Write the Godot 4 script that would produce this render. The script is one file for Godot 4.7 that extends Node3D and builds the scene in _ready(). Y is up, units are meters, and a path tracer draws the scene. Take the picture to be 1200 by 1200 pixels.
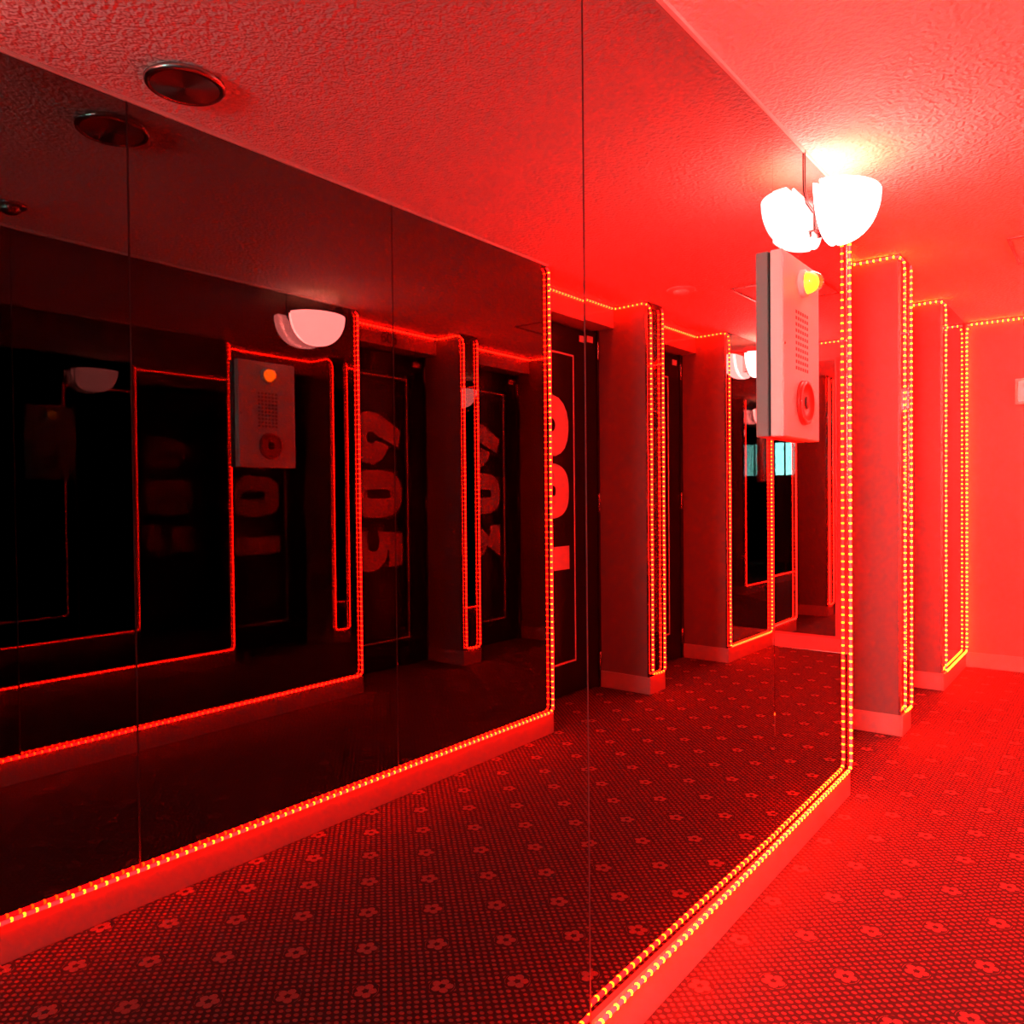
extends Node3D
# A narrow hotel corridor. Left wall face at x = 0, right wall face at x = W, forward is -z. All lengths in metres.
const W := 1.345
const H := 2.2265
const EYE := 1.12
const END := 5.83          # distance of the end wall in front of the camera
const BACK := -1.7         # the wall behind the camera
const DEPTH_HEADER := 0.22
const DEPTH_DOOR := 0.33
const SKIRT := 0.097       # height of the skirting under the mirrors
const FAR_EDGE := 3.075    # where the long mirror walls stop
const P1A := 3.97
const P1B := 4.14
const P2A := 5.04
const BULB_STEP := 0.0284

var mats := {}
var taken := {}
var bulb_mesh: ArrayMesh

func _ready() -> void:
	# ---- camera
	var cam := Camera3D.new()
	cam.name = "camera"
	cam.fov = 66.007
	cam.near = 0.02
	cam.far = 60.0
	var bx := Vector3(0.7904023, -0.01002182, -0.61250614)
	var by := Vector3(-0.00246346, 0.99980608, -0.01953776)
	var bz := Vector3(0.61258317, 0.01695157, 0.79022434)
	cam.transform = Transform3D(Basis(bx, by, bz), Vector3(0.8085, EYE, 0.0))
	add_child(cam)
	cam.current = true
	# ---- environment: an enclosed corridor, no sky in view
	var env := Environment.new()
	env.background_mode = Environment.BG_COLOR
	env.background_color = Color(0.0, 0.0, 0.0)
	env.ambient_light_source = Environment.AMBIENT_SOURCE_DISABLED
	env.tonemap_mode = Environment.TONE_MAPPER_LINEAR
	env.tonemap_exposure = 1.0
	env.sdfgi_enabled = true
	env.ssao_enabled = true
	env.ssil_enabled = true
	var we := WorldEnvironment.new()
	we.name = "environment"
	we.environment = env
	add_child(we)
	make_materials()
	bulb_mesh = ball(0.0058, 0.0058, 0.0058, 8, 6)
	build_shell()
	build_side(false)
	build_side(true)
	build_end()
	build_back()
	build_ropes()
	build_sconces()
	build_alarm()
	build_ceiling_things()

# ------------------------------------------------------------------ materials
func lin(r: float, g: float, b: float) -> Color:
	return Color(r, g, b).linear_to_srgb()

func mat(key: String, c: Color, rough := 0.6, metal := 0.0, spec := 0.5) -> StandardMaterial3D:
	var m := StandardMaterial3D.new()
	m.resource_name = key
	m.albedo_color = c
	m.roughness = rough
	m.metallic = metal
	m.metallic_specular = spec
	mats[key] = m
	return m

func glow(key: String, c: Color, r: float, g: float, b: float) -> StandardMaterial3D:
	var m := mat(key, c, 0.4)
	var top: float = maxf(r, maxf(g, b))
	m.emission_enabled = true
	m.emission = lin(r / top, g / top, b / top)
	m.emission_energy_multiplier = top
	return m

func make_materials() -> void:
	mat("smoked_mirror", lin(0.22, 0.225, 0.22), 0.0, 1.0)
	mat("dark_mirror", lin(0.195, 0.2, 0.195), 0.0, 1.0)
	mat("gloss_panel", lin(0.55, 0.46, 0.44), 0.03, 0.0, 0.6)
	mat("end_mirror", lin(0.5, 0.51, 0.5), 0.0, 1.0)
	mat("joint", lin(0.006, 0.006, 0.006), 0.8)
	mat("wall_paint", lin(0.16, 0.13, 0.12), 0.5)
	mat("door_paint", lin(0.008, 0.008, 0.008), 0.3, 0.0, 0.35)
	mat("jamb_paint", lin(0.008, 0.008, 0.008), 0.45, 0.0, 0.4)
	mat("number_white", lin(0.75, 0.73, 0.7), 0.6)
	mat("print_black", lin(0.01, 0.01, 0.01), 0.6)
	mat("skirting", lin(0.42, 0.3, 0.28), 0.5)
	mat("steel", lin(0.6, 0.6, 0.58), 0.25, 1.0)
	mat("dull_metal", lin(0.3, 0.3, 0.3), 0.32, 1.0)
	mat("white_plastic", lin(0.78, 0.78, 0.74), 0.45)
	mat("dark_plastic", lin(0.02, 0.02, 0.02), 0.5)
	mat("red_plastic", lin(0.5, 0.03, 0.02), 0.35)
	mat("cable_black", lin(0.012, 0.012, 0.012), 0.5)
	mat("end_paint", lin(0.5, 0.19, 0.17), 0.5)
	glow("rope_bulb", lin(0.8, 0.2, 0.05), 1500.0, 6.2, 0.1)
	glow("rope_tube", lin(0.5, 0.02, 0.02), 100.0, 0.12, 0.14)
	glow("lamp_glass", lin(0.85, 0.83, 0.8), 44.0, 6.5, 6.0)
	glow("lamp_lid", lin(0.85, 0.83, 0.8), 16.0, 2.6, 1.3)
	glow("signal_lens", lin(0.7, 0.05, 0.02), 22.0, 2.0, 0.04)
	glow("daylight_pane", lin(0.7, 0.8, 0.8), 20.0, 62.0, 57.0)
	var lens := mat("clear_lens", Color(1.0, 1.0, 1.0, 0.06), 0.02)
	lens.transparency = BaseMaterial3D.TRANSPARENCY_ALPHA
	# brushed metal with rings
	var br := mat("brushed_metal", lin(0.42, 0.42, 0.42), 0.38, 1.0)
	br.anisotropy_enabled = true
	br.anisotropy = 0.75
	# ceiling: white embossed wallpaper
	var ce := mat("ceiling_paper", lin(0.78, 0.76, 0.74), 0.65)
	var n := FastNoiseLite.new()
	n.seed = 11
	n.noise_type = FastNoiseLite.TYPE_SIMPLEX_SMOOTH
	n.frequency = 0.03
	n.fractal_octaves = 2
	var nt := NoiseTexture2D.new()
	nt.width = 512
	nt.height = 512
	nt.seamless = true
	nt.noise = n
	ce.heightmap_enabled = true
	ce.heightmap_texture = nt
	ce.heightmap_scale = 0.7
	ce.uv1_triplanar = true
	ce.uv1_world_triplanar = true
	ce.uv1_scale = Vector3(3.0, 3.0, 3.0)
	# carpet: staggered loops with five-petalled flowers
	var tex := carpet_texture()
	var ca := mat("carpet", Color(1, 1, 1), 0.95)
	ca.albedo_texture = tex
	ca.heightmap_enabled = true
	ca.heightmap_texture = tex
	ca.heightmap_scale = 0.15
	ca.uv1_triplanar = true
	ca.uv1_world_triplanar = true
	ca.uv1_scale = Vector3(1.0 / 0.255, 1.0, 1.0 / 0.2372)
	ca.uv1_offset = Vector3(-0.30 / 0.255, 0.0, 1.907 / 0.2372)

func carpet_texture() -> ImageTexture:
	var nx := 640
	var ny := 600
	var img := Image.create(nx, ny, false, Image.FORMAT_RGB8)
	var rng := RandomNumberGenerator.new()
	rng.seed = 5
	var noise := FastNoiseLite.new()
	noise.seed = 3
	noise.frequency = 0.09
	var tw := 0.255
	var th := 0.2372
	var cell_x := tw / 20.0
	var cell_y := th / 20.0
	var jitter := []
	for k in 420:
		jitter.append(Vector4(rng.randf_range(-0.0012, 0.0012), rng.randf_range(-0.0010, 0.0010), rng.randf_range(0.72, 1.1), rng.randf_range(0.75, 1.1)))
	for py in ny:
		for px in nx:
			var x := (px + 0.5) / nx * tw
			var y := (py + 0.5) / ny * th
			var f := noise.get_noise_2d(px, py)
			var v := 0.0028 + 0.002 * f
			# nearest flower: tile corners and centre
			var best := 9.0
			var ang := 0.0
			for c in [Vector2(0, 0), Vector2(tw, 0), Vector2(0, th), Vector2(tw, th), Vector2(tw / 2, th / 2)]:
				var d: Vector2 = Vector2(x, y) - c
				if d.length() < best:
					best = d.length()
					ang = d.angle() + (0.5 if c.x == tw / 2 else 0.0)
			var yarn := 0.0
			if best < 0.033:
				for k in 5:
					var pc := Vector2.from_angle(TAU * k / 5.0) * 0.0165
					var pd: float = (Vector2.from_angle(ang) * best - pc).length()
					if pd < 0.0100 + 0.0016 * f:
						yarn = 1.25
				if best < 0.0045 + 0.001 * f:
					yarn = 0.0
				if yarn == 0.0 and absf(best - 0.0292 - 0.001 * f) < 0.0010 and sin(ang * 2.0 + 0.7) > 0.35:
					yarn = 0.8
			else:
				var gx := int(floor(x / cell_x))
				var gy := int(floor(y / cell_y))
				for oy in [-1, 0, 1]:
					for ox in [-1, 0, 1]:
						var ix: int = gx + ox
						var iy: int = gy + oy
						if (ix + iy) % 2 != 0:
							continue
						var j: Vector4 = jitter[posmod(ix, 20) * 20 + posmod(iy, 20)]
						var dx: float = (x - (ix + 0.5) * cell_x - j.x) / 0.0058
						var dy: float = (y - (iy + 0.5) * cell_y - j.y) / 0.0050
						var q := dx * dx + dy * dy + 0.25 * f
						if q < j.z:
							yarn = maxf(yarn, j.w)
						elif q < j.z + 0.3:
							yarn = maxf(yarn, j.w * (1.0 - (q - j.z) / 0.3))
			var a := v + yarn * (0.145 + 0.05 * f)
			img.set_pixel(px, py, lin(a, a * 0.28 + 0.002, a * 0.24 + 0.002))
	return ImageTexture.create_from_image(img)

# ------------------------------------------------------------------ naming
func numbered(base: String) -> String:
	if not taken.has(base):
		taken[base] = 0
		return base
	taken[base] += 1
	return "%s_%03d" % [base, taken[base]]

func thing(called: String, label: String, category: String, at := Vector3.ZERO, group := "") -> Node3D:
	var o := Node3D.new()
	o.name = numbered(called)
	add_child(o)
	o.position = at
	o.set_meta("label", label)
	o.set_meta("category", category)
	if group != "":
		o.set_meta("group", group)
	return o

func setting(called: String, label: String, category: String) -> Node3D:
	var o := thing(called, label, category)
	o.set_meta("kind", "structure")
	return o

func part(parent: Node3D, called: String, mesh: Mesh, material: String, at := Vector3.ZERO, label := "") -> MeshInstance3D:
	var o := MeshInstance3D.new()
	o.name = called
	o.mesh = mesh
	o.material_override = mats[material]
	o.position = at
	if label != "":
		o.set_meta("label", label)
	parent.add_child(o, true)
	return o

# ------------------------------------------------------------------ shapes
func st_new() -> SurfaceTool:
	var st := SurfaceTool.new()
	st.begin(Mesh.PRIMITIVE_TRIANGLES)
	return st

func quad(st: SurfaceTool, a: Vector3, b: Vector3, c: Vector3, d: Vector3) -> void:
	# clockwise seen from the front
	for v in [a, b, c, a, c, d]:
		st.add_vertex(v)

# a box between two corners with chamfered edges; normals are flat
func chamfered(lo: Vector3, hi: Vector3, e: float, into: SurfaceTool = null) -> ArrayMesh:
	var st := into if into else st_new()
	st.set_smooth_group(-1)
	var c := (lo + hi) / 2.0
	var h := (hi - lo) / 2.0
	e = minf(e, minf(h.x, minf(h.y, h.z)) * 0.9)
	var pts := func(ax: int, s: Vector3) -> Vector3:
		# the corner s of the face whose normal is axis ax
		var p := Vector3(s.x * h.x, s.y * h.y, s.z * h.z)
		for k in 3:
			if k != ax:
				p[k] -= s[k] * e
		return p
	var faces := []
	for ax in 3:
		var u := (ax + 1) % 3
		var v := (ax + 2) % 3
		for s in [-1.0, 1.0]:
			var loop := []
			for q in [[-1, -1], [1, -1], [1, 1], [-1, 1]]:
				var sg := Vector3.ZERO
				sg[ax] = s
				sg[u] = q[0]
				sg[v] = q[1]
				loop.append(pts.call(ax, sg))
			faces.append(loop)
		# the four edges along this axis
		for q in [[-1, -1], [1, -1], [1, 1], [-1, 1]]:
			var sa := Vector3.ZERO
			sa[u] = q[0]
			sa[v] = q[1]
			var s0 := sa
			var s1 := sa
			s0[ax] = -1.0
			s1[ax] = 1.0
			faces.append([pts.call(u, s0), pts.call(u, s1), pts.call(v, s1), pts.call(v, s0)])
	for sx in [-1.0, 1.0]:
		for sy in [-1.0, 1.0]:
			for sz in [-1.0, 1.0]:
				var s := Vector3(sx, sy, sz)
				faces.append([pts.call(0, s), pts.call(1, s), pts.call(2, s)])
	for f in faces:
		var mid := Vector3.ZERO
		for p in f:
			mid += p
		var nn: Vector3 = (f[1] - f[0]).cross(f[2] - f[0])
		if nn.dot(mid) > 0.0:     # front faces run clockwise
			f.reverse()
		for k in range(1, f.size() - 1):
			st.add_vertex(c + f[0])
			st.add_vertex(c + f[k])
			st.add_vertex(c + f[k + 1])
	if into:
		return null
	st.generate_normals()
	return st.commit()

func block(x0: float, x1: float, y0: float, y1: float, s0: float, s1: float, e := 0.0015) -> ArrayMesh:
	return chamfered(Vector3(minf(x0, x1), y0, -maxf(s0, s1)), Vector3(maxf(x0, x1), y1, -minf(s0, s1)), e)

func ball(rx: float, ry: float, rz: float, seg: int, rings: int) -> ArrayMesh:
	var m := SphereMesh.new()
	m.radius = 1.0
	m.height = 2.0
	m.radial_segments = seg
	m.rings = rings
	var st := st_new()
	st.append_from(m, 0, Transform3D(Basis.from_scale(Vector3(rx, ry, rz)), Vector3.ZERO))
	return st.commit()

# lathe: profile of (radius, height) about the y axis
func lathe(profile: Array, seg: int, axis := Basis.IDENTITY, smooth := true) -> ArrayMesh:
	var st := st_new()
	st.set_smooth_group(0 if smooth else -1)
	for k in profile.size() - 1:
		var a: Vector2 = profile[k]
		var b: Vector2 = profile[k + 1]
		for i in seg:
			var t0 := TAU * i / seg
			var t1 := TAU * (i + 1) / seg
			var p := [Vector3(a.x * cos(t0), a.y, a.x * sin(t0)), Vector3(a.x * cos(t1), a.y, a.x * sin(t1)), Vector3(b.x * cos(t1), b.y, b.x * sin(t1)), Vector3(b.x * cos(t0), b.y, b.x * sin(t0))]
			for j in 4:
				p[j] = axis * p[j]
			# wind by the profile's direction: outside on the right of the way upwards
			for tri in [[0, 2, 1], [0, 3, 2]]:
				if p[tri[0]].is_equal_approx(p[tri[1]]) or p[tri[1]].is_equal_approx(p[tri[2]]) or p[tri[0]].is_equal_approx(p[tri[2]]):
					continue
				for q in tri:
					st.add_vertex(p[q])
	st.index()
	st.generate_normals()
	return st.commit()

# a disc seen from below whose texture runs round it, so that its brushing is circular
func turned_disc(r: float, y_rim: float, y_mid: float) -> ArrayMesh:
	var st := st_new()
	st.set_smooth_group(0)
	var seg := 64
	var rad := [0.002, r * 0.5, r]
	for k in 2:
		for i in seg:
			var c := []
			for q in [[i, k], [i + 1, k], [i + 1, k + 1], [i, k + 1]]:
				var t: float = TAU * q[0] / seg
				var rr: float = rad[q[1]]
				c.append([Vector3(rr * cos(t), lerpf(y_mid, y_rim, rr / r), rr * sin(t)), Vector2(float(q[0]) / seg, rr / r)])
			for j in [0, 1, 2, 0, 2, 3]:
				st.set_uv(c[j][1])
				st.add_vertex(c[j][0])
	st.generate_normals()
	return st.commit()

# smooth path through corner points, rounded with the given radius
func rounded_path(pts: Array, r: float) -> PackedVector3Array:
	var out := PackedVector3Array()
	out.append(pts[0])
	for k in range(1, pts.size() - 1):
		var a: Vector3 = pts[k - 1]
		var b: Vector3 = pts[k]
		var c: Vector3 = pts[k + 1]
		var cut: float = minf(r, minf(a.distance_to(b), b.distance_to(c)) * 0.48)
		var p0 := b + (a - b).normalized() * cut
		var p1 := b + (c - b).normalized() * cut
		for i in 7:
			var t := i / 6.0
			out.append(p0.lerp(b, t).lerp(b.lerp(p1, t), t))
	out.append(pts[pts.size() - 1])
	return out

func tube(path: PackedVector3Array, r: float, sides: int) -> ArrayMesh:
	var st := st_new()
	st.set_smooth_group(0)
	var prev := []
	var up := Vector3.ZERO
	for k in path.size():
		var d := (path[mini(k + 1, path.size() - 1)] - path[maxi(k - 1, 0)]).normalized()
		if k == 0:
			up = d.cross(Vector3(0.3, 0.9, 0.2)).normalized()
		else:
			up = (up - d * up.dot(d)).normalized()
		var side := d.cross(up)
		var ring := []
		for i in sides:
			var t := TAU * i / sides
			ring.append(path[k] + (up * cos(t) + side * sin(t)) * r)
		if k > 0:
			for i in sides:
				quad(st, prev[i], ring[i], ring[(i + 1) % sides], prev[(i + 1) % sides])
		prev = ring
	st.index()
	st.generate_normals()
	return st.commit()

func along(path: PackedVector3Array, step: float, start: float) -> PackedVector3Array:
	var out := PackedVector3Array()
	var want := start
	var done := 0.0
	for k in range(1, path.size()):
		var l := path[k].distance_to(path[k - 1])
		while l > 0.0 and want <= done + l:
			out.append(path[k - 1].lerp(path[k], (want - done) / l))
			want += step
		done += l
	return out

# ------------------------------------------------------------------ the shell
func build_shell() -> void:
	var f := setting("floor", "dark corridor carpet with rows of small dots and scattered flowers", "carpet")
	part(f, "carpet", block(-0.46, W + 0.46, -0.05, 0.0, BACK - 0.1, END + 0.1), "carpet")
	var c := setting("ceiling", "white embossed corridor ceiling lit red by the rope lights", "ceiling")
	part(c, "plaster", block(-0.46, W + 0.46, H, H + 0.08, BACK - 0.1, END + 0.1), "ceiling_paper")

# right == true builds the wall at x = W as the mirror image of the one at x = 0
func build_side(right: bool) -> void:
	var side := "right" if right else "left"
	var glass := "dark_mirror" if right else "smoked_mirror"
	var X := func(x: float) -> float: return W - x if right else x
	var w := setting("wall_" + side, ("corridor wall of smoked mirror panels with the 601 door recess" if right else "corridor wall of smoked mirror panels carrying the alarm box"), "wall")
	# solid cores, painted where they turn into the door recesses
	part(w, "wall_core", block(X.call(-0.46), X.call(-0.024), 0.0, H, BACK - 0.1, FAR_EDGE), "wall_paint")
	part(w, "pillar_core", block(X.call(-0.46), X.call(-0.008), 0.0, H, P1A, P1B), "wall_paint")
	part(w, "pillar_core", block(X.call(-0.46), X.call(-0.008), 0.0, H, P2A, END + 0.1), "wall_paint")
	# the dark bed behind the panels that shows in their joints
	part(w, "panel_bed", block(X.call(-0.024), X.call(-0.0185), SKIRT, H, BACK, FAR_EDGE - 0.004, 0.0005), "joint")
	# mirror panels of the long wall
	var cuts := [BACK, 0.09, 1.078, 2.065, FAR_EDGE] if right else [BACK, 0.25, 1.274, 2.296, FAR_EDGE]
	for k in cuts.size() - 1:
		var thin: bool = not right and k == 3
		var a: float = cuts[k] + (0.0005 if thin else 0.0022)
		var b: float = cuts[k + 1] - (0.0 if k == 3 else (0.0005 if not right and k == 2 else 0.0022))
		var mid := (a + b) / 2.0
		var half := (b - a) / 2.0
		var p := part(w, "mirror_panel", chamfered(Vector3(-0.003, SKIRT, -half), Vector3(0.003, H - 0.012, half), 0.0008), glass, Vector3(X.call(-0.003), 0.0, -mid))
		if not right and k == 2:
			p.rotation.y = -0.0098      # this sheet is hung a little out of line with its neighbours
			p.position.x -= 0.005
	# black sealant in the wider joints
	for k in range(1, cuts.size() - 1):
		if right or k < 3:
			part(w, "joint_seal", block(X.call(-0.018), X.call(0.0004), SKIRT, H - 0.011, cuts[k] - 0.0025, cuts[k] + 0.0025, 0.0003), "joint")
	# mirror fronts of the two pillars
	part(w, "mirror_panel", block(X.call(-0.008), X.call(0.0), SKIRT, H - 0.004, P1A, P1B, 0.0008), glass)
	part(w, "mirror_panel", block(X.call(-0.008), X.call(0.0), SKIRT, H - 0.004, P2A, END, 0.0008), glass)
	# steel edging on the free corners of the mirrors
	for s in [FAR_EDGE + 0.002, P1A - 0.002, P1B + 0.002, P2A - 0.002]:
		part(w, "corner_edging", block(X.call(-0.012), X.call(0.0012), SKIRT, H - 0.002, s - 0.002, s + 0.002, 0.0005), "steel")
	# pale glossy headers over the doors
	var k := 0
	for r in [[FAR_EDGE, P1A], [P1B, P2A]]:
		var hd := part(w, "door_header", block(X.call(-0.46), X.call(-DEPTH_HEADER), 2.103, H, r[0], r[1], 0.0008), "gloss_panel")
		if not right and k == 0:
			var tm := TextMesh.new()
			var font := SystemFont.new()
			font.font_names = PackedStringArray(["Droid Sans"])
			font.font_weight = 700
			tm.font = font
			tm.text = "605"
			tm.font_size = 16
			tm.pixel_size = 0.0055
			tm.depth = 0.001
			var t := part(hd, "number_print", tm, "print_black", Vector3(-DEPTH_HEADER + 0.001, 2.152, -3.53))
			t.rotation.y = PI / 2
		# blind wall behind the door
		part(w, "recess_back", block(X.call(-0.46), X.call(-DEPTH_DOOR - 0.06), 0.0, 2.103, r[0], r[1], 0.0005), "joint")
		k += 1
	# skirting
	var b := setting("baseboard_" + side, "pale painted skirting under the %s mirror wall" % ("601" if right else "605"), "skirting")
	part(b, "skirting_board", block(X.call(-0.012), X.call(0.006), 0.0, SKIRT, BACK, FAR_EDGE + 0.006), "skirting")
	part(b, "skirting_board", block(X.call(-0.012), X.call(0.006), 0.0, SKIRT, P1A - 0.006, P1B + 0.006), "skirting")
	part(b, "skirting_board", block(X.call(-0.012), X.call(0.006), 0.0, SKIRT, P2A - 0.006, END), "skirting")
	for s in [[FAR_EDGE, 1], [P1A, -1], [P1B, 1], [P2A, -1]]:
		part(b, "skirting_return", block(X.call(-DEPTH_DOOR), X.call(-0.012), 0.0, SKIRT, s[0], s[0] + 0.006 * s[1]), "skirting")
	# thin pale cover strip along the top of the long mirror
	var t2 := setting("trim_2" if right else "trim_1", "thin pale strip between the ceiling and the %s mirrors" % ("stepped" if right else "long"), "trim")
	t2.set_meta("label", "thin pale strip between ceiling and mirrors on the %s wall" % ("601" if right else "605"))
	part(t2, "strip", block(X.call(-0.012), X.call(0.004), H - 0.011, H, BACK, FAR_EDGE, 0.001), "white_plastic")
	# doors
	if right:
		build_door(1, true, 3.512, P1A - FAR_EDGE, "601")
		build_door(2, true, 4.565, P2A - P1B, "")
	else:
		build_door(3, false, 3.512, P1A - FAR_EDGE, "605")
		build_door(4, false, 4.565, P2A - P1B, "603")

# ------------------------------------------------------------------ doors
func glyph(ch: String) -> Array:
	# outline in a unit cell: x along the writing, y upwards; closed, without holes (a slit joins the counter of the 0)
	var p := []
	match ch:
		"6":
			p = [[0.33, 1.0], [0.65, 0.93], [0.43, 0.47]]
			for i in 15:
				var t := deg_to_rad(118.0 + i * (304.0 / 14.0))
				p.append([0.49 + 0.115 * cos(t), 0.39 + 0.095 * sin(t)])
			p += [[0.62, 0.735], [0.72, 0.715], [0.84, 0.65], [0.94, 0.55], [0.995, 0.43], [0.99, 0.3], [0.94, 0.18], [0.85, 0.085], [0.72, 0.025], [0.56, 0.0], [0.4, 0.0], [0.25, 0.035], [0.12, 0.11], [0.035, 0.22], [0.0, 0.35], [0.005, 0.46], [0.04, 0.56], [0.09, 0.645]]
		"0":
			for i in 41:
				var t := PI / 2 + TAU * i / 40.0
				var cx := cos(t)
				var cy := sin(t)
				p.append([0.5 + 0.5 * signf(cx) * pow(absf(cx), 0.72), 0.5 + 0.5 * signf(cy) * pow(absf(cy), 0.72)])
			p[40][0] += 0.002
			for i in 25:
				var t := PI / 2 - TAU * i / 24.0
				var cx := cos(t)
				var cy := sin(t)
				p.append([0.5 + 0.1 * signf(cx) * pow(absf(cx), 0.45) + (0.002 if i == 0 else 0.0), 0.53 + 0.23 * signf(cy) * pow(absf(cy), 0.35)])
		"1":
			p = [[0.0, 0.0], [0.0, 1.0], [1.0, 1.0], [1.0, 0.0]]
		"3":
			p = [[0.0, 1.0], [0.97, 1.0], [0.6, 0.63], [0.72, 0.62], [0.86, 0.56], [0.96, 0.46], [1.0, 0.34], [0.97, 0.21], [0.88, 0.1], [0.74, 0.03], [0.56, 0.0], [0.36, 0.0], [0.16, 0.04], [0.0, 0.1], [0.0, 0.36], [0.2, 0.29], [0.36, 0.26], [0.46, 0.3], [0.47, 0.37], [0.38, 0.42], [0.1, 0.42], [0.1, 0.5], [0.36, 0.7], [0.2, 0.74], [0.0, 0.73]]
		"5":
			p = [[0.1, 1.0], [0.9, 1.0], [0.92, 0.72], [0.5, 0.735], [0.49, 0.69], [0.66, 0.68], [0.82, 0.61], [0.94, 0.5], [1.0, 0.36], [0.97, 0.22], [0.88, 0.1], [0.74, 0.03], [0.56, 0.0], [0.36, 0.0], [0.16, 0.04], [0.0, 0.12], [0.0, 0.3], [0.12, 0.29], [0.3, 0.28], [0.44, 0.31], [0.51, 0.38], [0.5, 0.46], [0.4, 0.52], [0.22, 0.53], [0.0, 0.5]]
	return p

func digit_mesh(ch: String, wide: float, high: float, thick: float) -> ArrayMesh:
	# lies in the x-y plane (x along the writing, y up), facing +z
	var poly := PackedVector2Array()
	for q in glyph(ch):
		poly.append(Vector2((q[0] - 0.5) * wide, (q[1] - 0.5) * high))
	if not Geometry2D.is_polygon_clockwise(poly):
		poly.reverse()
	var tri := Geometry2D.triangulate_polygon(poly)
	var st := st_new()
	st.set_smooth_group(-1)
	for k in range(0, tri.size(), 3):
		var a := poly[tri[k]]
		var b := poly[tri[k + 1]]
		var c := poly[tri[k + 2]]
		if (b - a).cross(c - a) > 0.0:
			var s := b
			b = c
			c = s
		for q in [a, b, c]:
			st.add_vertex(Vector3(q.x, q.y, thick))
	for k in poly.size():
		var a := poly[k]
		var b := poly[(k + 1) % poly.size()]
		quad(st, Vector3(a.x, a.y, 0), Vector3(b.x, b.y, 0), Vector3(b.x, b.y, thick), Vector3(a.x, a.y, thick))
	st.generate_normals()
	return st.commit()

func build_door(n: int, right: bool, mid: float, wide: float, number: String) -> void:
	var label := "black door with huge sideways white %s inside a thin white border" % number
	if number == "":
		label = "black door with thin white border beyond the 601 door"
	var d := setting("door_%d" % n, label, "door")
	d.position = Vector3(W + DEPTH_DOOR if right else -DEPTH_DOOR, 0.0, -mid)
	d.rotation.y = -PI / 2 if right else PI / 2
	# own axes: the door faces +z, x to the right of someone facing it; the far side of the corridor lies at x = toward
	var toward := -1.0 if right else 1.0
	var hw := wide / 2.0
	var hl := 0.44
	part(d, "door_leaf", chamfered(Vector3(-hl, 0.008, -0.05), Vector3(hl, 2.09, 0.0), 0.002), "door_paint")
	# frame round the leaf
	var off := 0.0
	for q in [-1.0, 1.0]:
		part(d, "door_jamb", chamfered(Vector3(q * (hl + 0.003) if q > 0 else q * (hw + 0.05), 0.0, -0.056), Vector3(q * (hw + 0.05) if q > 0 else q * (hl + 0.003), 2.103, 0.008 + off), 0.001), "jamb_paint")
	# thin border line
	var bw := 0.275
	var th := 0.011
	part(d, "border_line", chamfered(Vector3(-bw, 1.925, 0.0), Vector3(bw, 1.925 + th, 0.0015), 0.0004), "number_white")
	part(d, "border_line", chamfered(Vector3(-bw, 0.185, 0.0), Vector3(bw, 0.185 + th, 0.0015), 0.0004), "number_white")
	for q in [-1.0, 1.0]:
		part(d, "border_line", chamfered(Vector3(q * bw - th / 2, 0.185, 0.0), Vector3(q * bw + th / 2, 1.925 + th, 0.0015), 0.0004), "number_white")
	# number turned a quarter clockwise: it reads downwards
	if number != "":
		var y := 1.69
		for ch in number:
			var gw: float = {"6": 0.34, "0": 0.31, "5": 0.265, "3": 0.25, "1": 0.132}[ch]
			if ch in "531":
				y -= 0.05 if ch != "1" else 0.12
			var g := part(d, "digit", digit_mesh(ch, gw, 0.435, 0.002), "number_white", Vector3(0.0, y - gw / 2.0, 0.0))
			g.rotation.z = -PI / 2
			y -= gw + 0.035
	# hinges on the side away from the camera, and the little plate at the top
	for y in [1.985, 1.09, 0.155]:
		var hg := part(d, "hinge", chamfered(Vector3(-0.006, -0.052, 0.0), Vector3(0.006, 0.052, 0.012), 0.002), "steel", Vector3(toward * (hl + 0.004), y, 0.002))
		part(hg, "hinge_pin", lathe([Vector2(0.0, -0.056), Vector2(0.005, -0.056), Vector2(0.005, 0.056), Vector2(0.0, 0.056)], 10), "steel", Vector3(0, 0, 0.01))
	part(d, "label_plate", chamfered(Vector3(-0.031, -0.019, 0.0), Vector3(0.031, 0.019, 0.004), 0.001), "white_plastic", Vector3(toward * 0.37, 2.04, 0.0))

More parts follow.
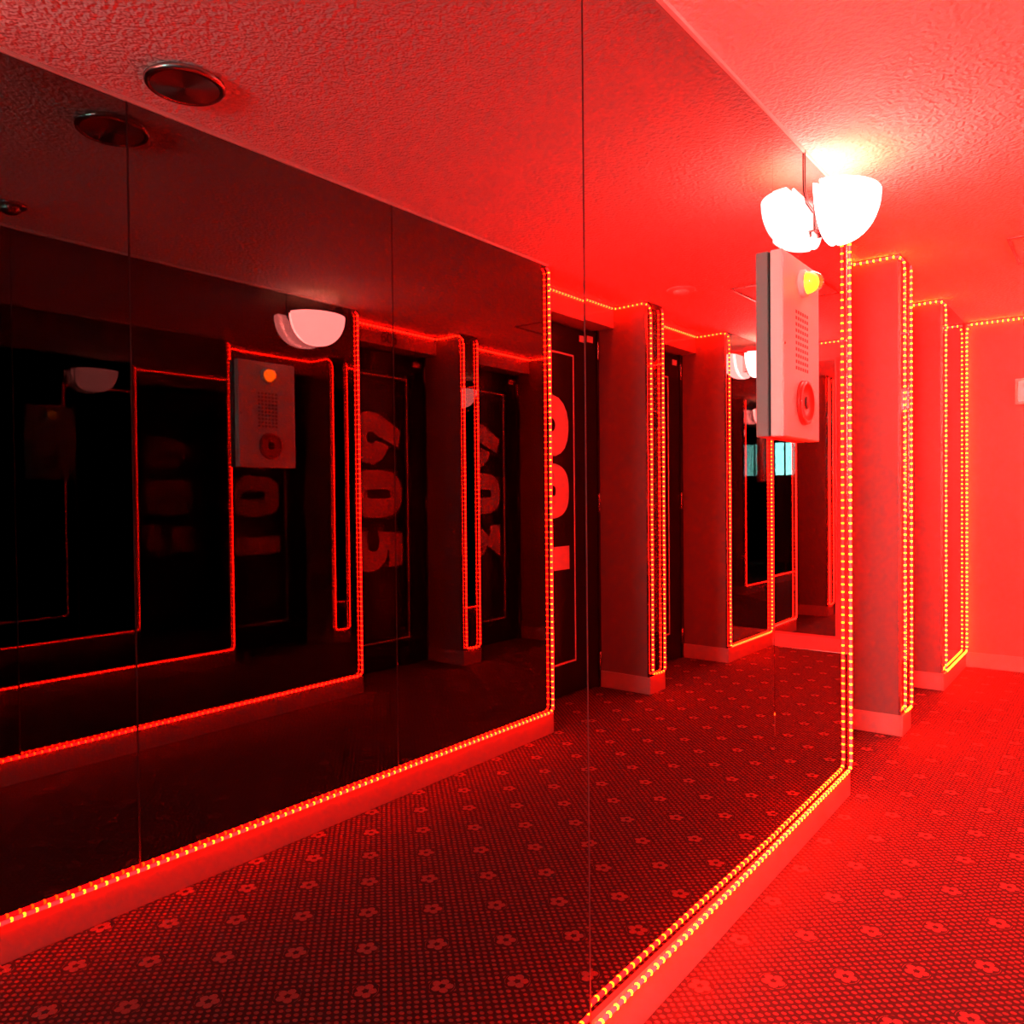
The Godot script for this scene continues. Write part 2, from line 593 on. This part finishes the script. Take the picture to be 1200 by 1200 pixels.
# ------------------------------------------------------------------ end and back
func build_end() -> void:
	var e := setting("wall_end", "wall closing the corridor, part mirror and part pale paint", "wall")
	part(e, "wall_core", block(-0.46, W + 0.46, 0.0, H, END + 0.004, END + 0.14), "end_paint")
	part(e, "mirror_panel", block(0.806, W, SKIRT + 0.02, 2.08, END - 0.002, END + 0.004, 0.0006), "end_mirror")
	part(e, "mirror_frame", block(0.79, 0.806, SKIRT + 0.006, 2.095, END - 0.008, END + 0.004), "end_paint")
	part(e, "mirror_frame", block(0.79, W, 2.08, 2.095, END - 0.008, END + 0.004), "end_paint")
	var b := setting("baseboard_end", "pale skirting below the wall that closes the corridor", "skirting")
	part(b, "skirting_board", block(0.0, W, 0.0, SKIRT, END - 0.004, END + 0.004), "skirting")
	var t := setting("trim_3", "narrow metal strip on the carpet at the end wall", "trim")
	part(t, "threshold_strip", block(0.05, W - 0.02, 0.0, 0.006, END - 0.02, END - 0.006), "steel")
	var pl := thing("wall_plate", "small square plate with pale rim on the end wall", "plate", Vector3(0.36, 1.755, -END + 0.004))
	part(pl, "rim", chamfered(Vector3(-0.085, -0.08, -0.004), Vector3(0.085, 0.08, 0.008), 0.003), "white_plastic")
	part(pl, "face", chamfered(Vector3(-0.072, -0.067, 0.0), Vector3(0.072, 0.067, 0.012), 0.003), "dull_metal")

func build_back() -> void:
	var b := setting("wall_back", "dark painted wall behind the camera with a daylit window", "wall")
	var x0 := 0.62
	var x1 := 1.14
	var y0 := 1.45
	var y1 := 2.05
	part(b, "wall_core", block(-0.46, x0, 0.0, H, BACK - 0.14, BACK), "wall_paint")
	part(b, "wall_core", block(x1, W + 0.46, 0.0, H, BACK - 0.14, BACK), "wall_paint")
	part(b, "wall_core", block(x0, x1, 0.0, y0, BACK - 0.14, BACK), "wall_paint")
	part(b, "wall_core", block(x0, x1, y1, H, BACK - 0.14, BACK), "wall_paint")
	var w := setting("window_1", "small frosted window with cold daylight behind the camera", "window")
	part(w, "pane", block(x0, x1, y0, y1, BACK - 0.09, BACK - 0.08, 0.0005), "daylight_pane")
	for q in [[x0, x0 + 0.025, y0, y1], [x1 - 0.025, x1, y0, y1], [x0, x1, y0, y0 + 0.025], [x0, x1, y1 - 0.025, y1], [(x0 + x1) / 2 - 0.012, (x0 + x1) / 2 + 0.012, y0, y1]]:
		part(w, "window_frame", block(q[0], q[1], q[2], q[3], BACK - 0.08, BACK - 0.05), "white_plastic")
	var l := AreaLight3D.new()
	l.name = "window_light"
	l.area_size = Vector2(x1 - x0 - 0.06, y1 - y0 - 0.06)
	l.light_color = lin(0.5, 1.0, 0.92)
	l.light_energy = 0.5
	l.area_range = 12.0
	l.shadow_enabled = true
	l.position = Vector3((x0 + x1) / 2, (y0 + y1) / 2, -BACK + 0.045)
	w.add_child(l)

# ------------------------------------------------------------------ rope lights
func rope(label: String, pts: Array, single: bool, start := 0.01) -> Node3D:
	var t := thing("rope_light", label, "rope light", pts[0], "red rope lights")
	var own := []
	for p in pts:
		own.append(p - pts[0])
	var path := rounded_path(own, 0.03)
	part(t, "light_tube", tube(path, 0.0048, 8), "rope_tube")
	var spots := along(path, BULB_STEP, start)
	if single:
		for p in spots:
			part(t, "bulb", bulb_mesh, "rope_bulb", p)
	else:
		var st := st_new()
		for p in spots:
			st.append_from(bulb_mesh, 0, Transform3D(Basis.IDENTITY, p))
		var o := part(t, "bulb_row", st.commit(), "rope_bulb")
		o.set_meta("kind", "stuff")
	part(t, "end_cap", lathe([Vector2(0.0, 0.0), Vector2(0.0062, 0.0), Vector2(0.0062, 0.018), Vector2(0.0, 0.018)], 10, Basis(Quaternion(Vector3.UP, (path[0] - path[1]).normalized()))), "white_plastic", path[0])
	return t

func strip_light(parent: Node3D, a: Vector3, b: Vector3, facing: Vector3, energy: float) -> void:
	var l := AreaLight3D.new()
	l.name = "strip_light"
	var d := b - a
	l.area_size = Vector2(d.length() - 0.02, 0.009)
	l.light_color = lin(1.0, 0.0012, 0.0015)
	l.light_energy = energy * d.length()
	l.area_range = 12.0
	l.shadow_enabled = true
	var x := d.normalized()
	var z := -facing
	parent.add_child(l, true)
	l.global_transform = Transform3D(Basis(x, z.cross(x), z), (a + b) / 2 + facing * 0.0052)

func build_ropes() -> void:
	var yt := 2.2
	var e := 0.22
	for right in [false, true]:
		var X := func(x: float) -> float: return W - x if right else x
		var V := func(x: float, y: float, s: float) -> Vector3: return Vector3(X.call(x), y, -s)
		var out := Vector3(-1 if right else 1, 0, 0)
		var xo := 0.0135
		var wall := "on the wall facing the alarm box" if right else "on the wall with the alarm box"
		var q := [V.call(xo, 0.106, 0.6), V.call(xo, 0.106, 3.062), V.call(xo, yt - 0.01, 3.062), V.call(xo, yt, 3.045)]
		var r := rope("red rope light edging the long mirror %s" % wall, q, not right)
		strip_light(r, q[0], q[1], out, e)
		strip_light(r, q[1], q[2], out, e)
		var xh := -DEPTH_HEADER + 0.012
		q = [V.call(xh, 2.209, FAR_EDGE + 0.02), V.call(xh, 2.209, P1A - 0.012), V.call(-0.012, 2.212, P1A - 0.012), V.call(xo, 2.195, P1A), V.call(xo, 2.16, 3.986), V.call(xo, 0.113, 3.984), V.call(xo, 0.108, 4.126), V.call(xo, 2.19, 4.126), V.call(xo, 2.2, 4.118)]
		r = rope("red rope light round the narrow pillar %s" % wall, q, false)
		strip_light(r, q[0], q[1], out, e)
		strip_light(r, q[4], q[5], out, e)
		strip_light(r, q[6], q[7], out, e)
		q = [V.call(xh, 2.209, P1B + 0.02), V.call(xh, 2.209, P2A - 0.012), V.call(-0.012, 2.212, P2A - 0.012), V.call(xo, 2.195, P2A), V.call(xo, 2.16, 5.056), V.call(xo, 0.107, 5.056), V.call(xo, 0.107, 5.808), V.call(xo, 2.17, 5.808), V.call(xo + 0.012, 2.19, 5.808)]
		r = rope("red rope light round the wide end pillar %s" % wall, q, false)
		strip_light(r, q[0], q[1], out, e)
		strip_light(r, q[4], q[5], out, e)
		strip_light(r, q[5], q[6], out, e)
		strip_light(r, q[6], q[7], out, e)
	var q2 := [Vector3(0.03, 2.205, -END + 0.012), Vector3(W - 0.03, 2.205, -END + 0.012)]
	var r2 := rope("straight red rope light along the top of the end wall", q2, false)
	strip_light(r2, q2[0], q2[1], Vector3(0, 0, 1), e)

# ------------------------------------------------------------------ sconces
func bowl_mesh(a: float, d: float, h: float, z0: float) -> ArrayMesh:
	# quarter of an ellipsoid: half round in plan, open only by its flat top; x along the wall, z out of it, y up from the bottom
	var st := st_new()
	st.set_smooth_group(0)
	var nu := 28
	var nv := 12
	var grid := []
	for j in nv + 1:
		var v := PI / 2 * j / nv          # 0 at the rim, PI/2 at the lowest point
		var row := []
		for i in nu + 1:
			var u := PI * i / nu
			var k := pow(cos(v), 0.85) if j < nv else 0.0
			row.append(Vector3(a * cos(u) * k, -h * sin(v), z0 + d * sin(u) * k))
		grid.append(row)
	for j in nv:
		for i in nu:
			quad(st, grid[j][i], grid[j + 1][i], grid[j + 1][i + 1], grid[j][i + 1])
	# flat back
	st.set_smooth_group(-1)
	for j in nv:
		quad(st, grid[j][0], grid[j][nu], grid[j + 1][nu], grid[j + 1][0])
	st.generate_normals()
	return st.commit()

func lid_mesh(a: float, d: float, z0: float) -> ArrayMesh:
	var st := st_new()
	st.set_smooth_group(0)
	var c := Vector3(0, 0.005, z0 + d * 0.35)
	for i in 28:
		var u0 := PI * i / 28.0
		var u1 := PI * (i + 1) / 28.0
		for v in [Vector3(a * cos(u0), 0, z0 + d * sin(u0)), Vector3(a * cos(u1), 0, z0 + d * sin(u1)), c]:
			st.add_vertex(v)
	for v in [Vector3(-a, 0, z0), Vector3(a, 0, z0), c]:
		st.add_vertex(v)
	st.generate_normals()
	return st.commit()

func build_sconces() -> void:
	for row in [[false, 2.735, "white half-bowl wall lamp above and beside the alarm box"], [true, 5.43, "white half-bowl wall lamp on the wide end pillar"], [true, 0.25, "white half-bowl wall lamp on the long mirror behind the camera"]]:
		var right: bool = row[0]
		var s: float = row[1]
		var t := thing("wall_sconce", row[2], "wall lamp", Vector3(W if right else 0.0, 2.115, -s), "half-bowl wall lamps")
		t.rotation.y = -PI / 2 if right else PI / 2
		part(t, "lamp_shade", bowl_mesh(0.165, 0.14, 0.16, 0.052), "lamp_glass")
		part(t, "shade_lid", lid_mesh(0.165, 0.14, 0.052), "lamp_lid")
		part(t, "shade_rim", bowl_mesh(0.158, 0.026, 0.152, 0.03), "lamp_glass", Vector3(0, -0.006, 0))
		part(t, "bracket", chamfered(Vector3(-0.045, -0.12, 0.0), Vector3(0.045, -0.01, 0.034), 0.004), "steel")
		part(t, "screw", ball(0.007, 0.007, 0.005, 10, 6), "steel", Vector3(-0.025, -0.125, 0.02))
		if not right:
			part(t, "cable", tube(PackedVector3Array([Vector3(-0.15, 0.11, 0.003), Vector3(-0.15, 0.03, 0.003), Vector3(-0.148, -0.02, 0.003), Vector3(-0.12, -0.05, 0.003), Vector3(-0.05, -0.06, 0.004)]), 0.0022, 6), "cable_black")
		var l := OmniLight3D.new()
		l.name = "lamp_light"
		l.light_color = lin(1.0, 0.14, 0.09)
		l.light_energy = 0.02
		l.light_size = 0.04
		l.omni_range = 12.0
		l.omni_attenuation = 2.0
		l.shadow_enabled = true
		l.position = Vector3(0, -0.05, 0.11)
		t.add_child(l)

# ------------------------------------------------------------------ alarm box
func build_alarm() -> void:
	var s := 2.432
	var t := thing("alarm_box", "white fire alarm box with lit red dome, speaker holes and button", "alarm", Vector3(0.0, 1.56, -s))
	t.rotation.y = PI / 2
	part(t, "housing", chamfered(Vector3(-0.168, -0.268, 0.002), Vector3(0.168, 0.268, 0.04), 0.003), "white_plastic")
	part(t, "back_plate", chamfered(Vector3(-0.163, -0.263, 0.0), Vector3(0.163, 0.263, 0.003), 0.0005), "dark_plastic")
	var turn := Basis(Vector3.RIGHT, PI / 2)
	var ind := part(t, "signal_lamp", lathe([Vector2(0.0, 0.0), Vector2(0.041, 0.0), Vector2(0.041, 0.012), Vector2(0.037, 0.016), Vector2(0.0, 0.016)], 28, turn), "white_plastic", Vector3(0.0, 0.2, 0.04))
	var dome := []
	for k in 9:
		var a := PI / 2 * k / 8.0
		dome.append(Vector2(0.032 * cos(a), 0.016 + 0.034 * sin(a)))
	part(ind, "lamp_bulb", lathe(dome, 24, turn), "signal_lens")
	dome = []
	for k in 9:
		var a := PI / 2 * k / 8.0
		dome.append(Vector2(0.035 * cos(a), 0.016 + 0.048 * sin(a)))
	part(ind, "lamp_lens", lathe(dome, 28, turn), "clear_lens")
	var st := st_new()
	for i in 6:
		for j in 10:
			var c := Vector3(-0.052 + i * 0.0205, 0.108 - j * 0.0185, 0.0)
			chamfered(c + Vector3(-0.0065, -0.005, 0.0385), c + Vector3(0.0065, 0.005, 0.0403), 0.0003, st)
	st.generate_normals()
	var holes := part(t, "speaker_hole_row", st.commit(), "dark_plastic")
	holes.set_meta("kind", "stuff")
	var b := part(t, "push_button", lathe([Vector2(0.0, 0.0), Vector2(0.068, 0.0), Vector2(0.066, 0.012), Vector2(0.056, 0.016), Vector2(0.053, 0.011), Vector2(0.024, 0.009), Vector2(0.0, 0.009)], 40, turn), "red_plastic", Vector3(0.012, -0.158, 0.04), "round red push button with raised rim")
	part(b, "button_core", lathe([Vector2(0.0, 0.006), Vector2(0.021, 0.006), Vector2(0.019, 0.012), Vector2(0.0, 0.0125)], 24, turn), "dark_plastic")
	var ring := []
	for k in 13:
		var a := TAU * k / 12.0
		ring.append(Vector2(0.0625 + 0.0028 * cos(a), 0.0145 + 0.0028 * sin(a)))
	part(b, "button_ring", lathe(ring, 40, turn), "clear_lens")
	part(t, "screw", ball(0.005, 0.005, 0.003, 10, 6), "steel", Vector3(-0.155, 0.0, 0.04))

# ------------------------------------------------------------------ on the ceiling
func build_ceiling_things() -> void:
	var sp := thing("ceiling_speaker", "round brushed metal speaker cover on the ceiling beside the mirror", "ceiling fitting", Vector3(1.145, H, -1.135))
	part(sp, "ring", lathe([Vector2(0.0, 0.0), Vector2(0.094, 0.0), Vector2(0.101, -0.005), Vector2(0.101, -0.012), Vector2(0.096, -0.018), Vector2(0.09, -0.018), Vector2(0.086, -0.013), Vector2(0.0, -0.013)].map(func(v): return v), 48), "steel")
	part(sp, "cover_disc", turned_disc(0.085, -0.0165, -0.0185), "brushed_metal")
	var dl := thing("ceiling_detector", "small round white detector on the ceiling near the narrow pillar", "ceiling fitting", Vector3(1.09, H, -3.88))
	part(dl, "ring", lathe([Vector2(0.0, 0.0), Vector2(0.078, 0.0), Vector2(0.078, -0.006), Vector2(0.07, -0.01), Vector2(0.0, -0.01)], 40), "white_plastic")
	part(dl, "dome", lathe([Vector2(0.0, -0.008), Vector2(0.042, -0.008), Vector2(0.04, -0.02), Vector2(0.03, -0.028), Vector2(0.0, -0.031)], 32), "white_plastic")
	var d2 := thing("ceiling_detector", "small polished metal detector on the ceiling above the 605 mirror", "ceiling fitting", Vector3(0.24, H, -1.19))
	part(d2, "ring", lathe([Vector2(0.0, 0.0), Vector2(0.055, 0.0), Vector2(0.055, -0.008), Vector2(0.048, -0.012), Vector2(0.0, -0.012)], 40), "steel")
	part(d2, "dome", lathe([Vector2(0.0, -0.01), Vector2(0.036, -0.01), Vector2(0.034, -0.024), Vector2(0.022, -0.033), Vector2(0.0, -0.036)], 32), "steel")
	var ht := thing("ceiling_hatch", "square access hatch with thin metal frame in the ceiling", "hatch", Vector3(0.645, H, -4.27))
	part(ht, "hatch_panel", chamfered(Vector3(-0.222, -0.003, -0.222), Vector3(0.222, 0.0, 0.222), 0.0005), "ceiling_paper")
	for q in [[-0.238, -0.226, -0.238, 0.238], [0.226, 0.238, -0.238, 0.238], [-0.226, 0.226, -0.238, -0.226], [-0.226, 0.226, 0.226, 0.238]]:
		part(ht, "hatch_frame", chamfered(Vector3(q[0], -0.007, q[2]), Vector3(q[1], 0.0, q[3]), 0.001), "steel")
